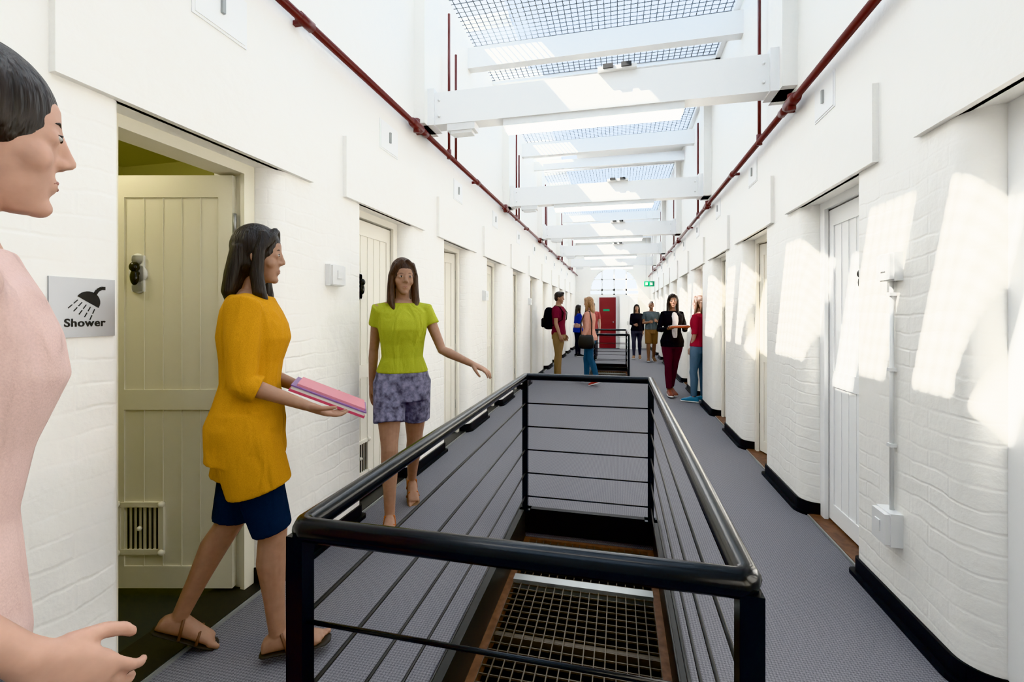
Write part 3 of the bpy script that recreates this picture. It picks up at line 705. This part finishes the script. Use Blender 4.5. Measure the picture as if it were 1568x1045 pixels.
person('woman_holding_books',.89,8.15,-165,1.71,True,SK3,HD,'long',
  dict(mat=cloth('black_cardigan',(.012,.012,.015)),sleeve=1.95,z0=.84,off=.02,soff=.013),
  dict(mat=cloth('burgundy_trousers',(.10,.018,.03)),len=1.9,off=.008),dict(mat=newmat('brown_flats',(.17,.05,.03),.4)),
  dict(R=((.25,-.05,-1),(-.35,1,.12),(0,0,1),.35),L=((.25,-.05,-1),(-.35,1,.12),(0,0,1),.35)),
  dict(R=((.0,.12,-1),(-.04,.0,-1),0,10),L=((-.08,-.1,-1),(-.06,-.25,-1),12,10)),head=(-12,0),extra=jacket)
person('woman_in_red_top',1.25,7.70,55,1.68,True,SK1,HB,'vlong',
  dict(mat=cloth('red_top',(.45,.035,.06)),sleeve=1.0,z0=.92,off=.014),
  dict(mat=cloth('light_jeans',(.20,.29,.40)),len=1.95,off=.008),dict(mat=newmat('blue_sneaker',(.03,.17,.30),.5)),
  dict(R=HANG,L=((.06,.0,-1),(-.2,.35,-1),(-1,0,0),.4)),
  dict(R=((.02,-.02,-1),(0,-.04,-1),0,10),L=((.05,.12,-1),(0,-.02,-1),0,10)),head=(10,-5))
person('walking_woman_in_lime_top',-1.43,2.85,-150,1.76,True,SK2,HB,'bob',
  dict(mat=cloth('lime_top',(.58,.62,.09)),sleeve=.35,z0=1.0,off=.012),
  dict(mat=noisebump(newmat('blue_grey_patterned_shorts',(.17,.165,.24),.8),30,.4,.02,3,.6),len=.6,off=.010,leg_off=.02,z1=1.02),
  dict(mat=newmat('orange_strap',(.4,.12,.03),.5),sole=newmat('tan_sole',(.2,.12,.07),.6),sandal=True),
  dict(R=((.1,-.35,-1),(.05,-.05,-1),(-1,.1,0),.4),L=((.38,.25,-1),(.9,.7,-.4),(0,.1,-1),.35)),
  dict(R=((.0,.30,-1),(.0,.06,-1),-6,3),L=((.0,-.20,-1),(.0,-.68,-1),34,3)),lean=3,head=(10,0),vox=.004)
def folder(root,T,AR,LG,HM,torso):
    b=MB(); sh,el,wr,up,fo,pn=AR['R']
    sh2,el2,wr2,_,_,_=AR['L']
    f=(fo+AR['L'][4]).normalized(); pitch=math.asin(f.z)
    c=(wr+wr2)/2+f*.08+V((0,0,.024))
    A=M.Translation(c)@M.Rotation(pitch,4,'X')
    b.box(-.12,.12,-.16,.16,0,.010,0,A); b.box(-.115,.117,-.155,.155,.010,.022,1,A); b.box(-.12,.12,-.16,.16,.022,.027,2,A); b.box(-.11,.10,-.14,.15,.027,.036,3,A)
    b.build('folders',[newmat('pink_folder',(.50,.08,.14),.4),newmat('paper2',(.6,.59,.57),.8),newmat('violet_folder',(.22,.12,.30),.4),newmat('pink_notebook',(.55,.22,.26),.5)],root)
person('walking_person_in_mustard_top',-1.49,1.59,-58,1.74,True,SK2,HD,'bob',
  dict(mat=cloth('mustard_top',(.78,.38,.04)),sleeve=1.15,z0=.80,off=.022,soff=.024,flare=.008,tunic=.24),
  dict(mat=cloth('navy_shorts',(.015,.025,.055)),len=.98,off=.006,leg_off=.008),
  dict(mat=newmat('brown_strap',(.14,.07,.04),.5),sole=newmat('dark_sole',(.03,.025,.02),.6),sandal=True),
  dict(R=((.10,.05,-1),(-.12,1,-.42),(0,.42,1),.35),L=((.10,.05,-1),(-.12,1,-.42),(0,.42,1),.35)),
  dict(R=((.0,.25,-1),(.0,.04,-1),-4,3),L=((.0,-.2,-1),(.0,-.5,-1),28,3)),lean=2,head=(0,0),vox=.004,extra=folder)
person('passing_person',-.915,.39,-25,1.76,True,SK1,HD,'tied',
  dict(mat=cloth('pale_pink_top',(.95,.70,.65),.05),sleeve=.4,z0=.88,off=.012),
  dict(mat=cloth('grey_skirt',(.35,.36,.38)),len=.8,off=.012,leg_off=.012),
  dict(mat=newmat('black_strap',(.02,.02,.02),.5),sole=newmat('dark_sole2',(.05,.04,.03),.6),sandal=True),
  dict(R=((.1,-.22,-1),(.0,.75,-.75),(-1,.1,0),.45),L=HANG),
  dict(R=((.0,.15,-1),(.0,.0,-1),0,3),L=((.0,-.15,-1),(.0,-.4,-1),22,3)),lean=5,head=(0,-4),vox=.0038)
# ------------------------------------------------------------------ lights / world / camera
sd=bpy.data.lights.new('sun','SUN'); sd.energy=24.0; sd.angle=math.radians(.5); sd.color=(1,.96,.89)
so=bpy.data.objects.new('sun',sd); COL.objects.link(so); so.rotation_euler=V((1,.36,-1.22)).to_track_quat('-Z','Y').to_euler(); so.location=(-6,-4,10)
w=bpy.data.worlds.new('World'); scene.world=w; w.use_nodes=True
w.node_tree.nodes['Background'].inputs[0].default_value=(.86,.93,1.0,1); w.node_tree.nodes['Background'].inputs[1].default_value=2.2
pl=bpy.data.lights.new('shower_room_lamp','POINT'); pl.energy=7; pl.shadow_soft_size=.12; pl.color=(1,.93,.78)
po=bpy.data.objects.new('shower_room_lamp',pl); COL.objects.link(po); po.location=(-2.7,1.3,2.4)
cd=bpy.data.cameras.new('camera'); cam=bpy.data.objects.new('camera',cd); COL.objects.link(cam)
cam.location=(0,0,1.4); cam.rotation_euler=(math.pi/2,0,math.radians(13.13)); cd.lens=16.03; cd.sensor_width=36; cd.shift_y=-.0268; cd.clip_start=.02
scene.camera=cam
try: scene.view_settings.view_transform='Khronos PBR Neutral'
except Exception as ex_: print('VT',ex_); scene.view_settings.view_transform='Standard'
scene.view_settings.exposure=0.92
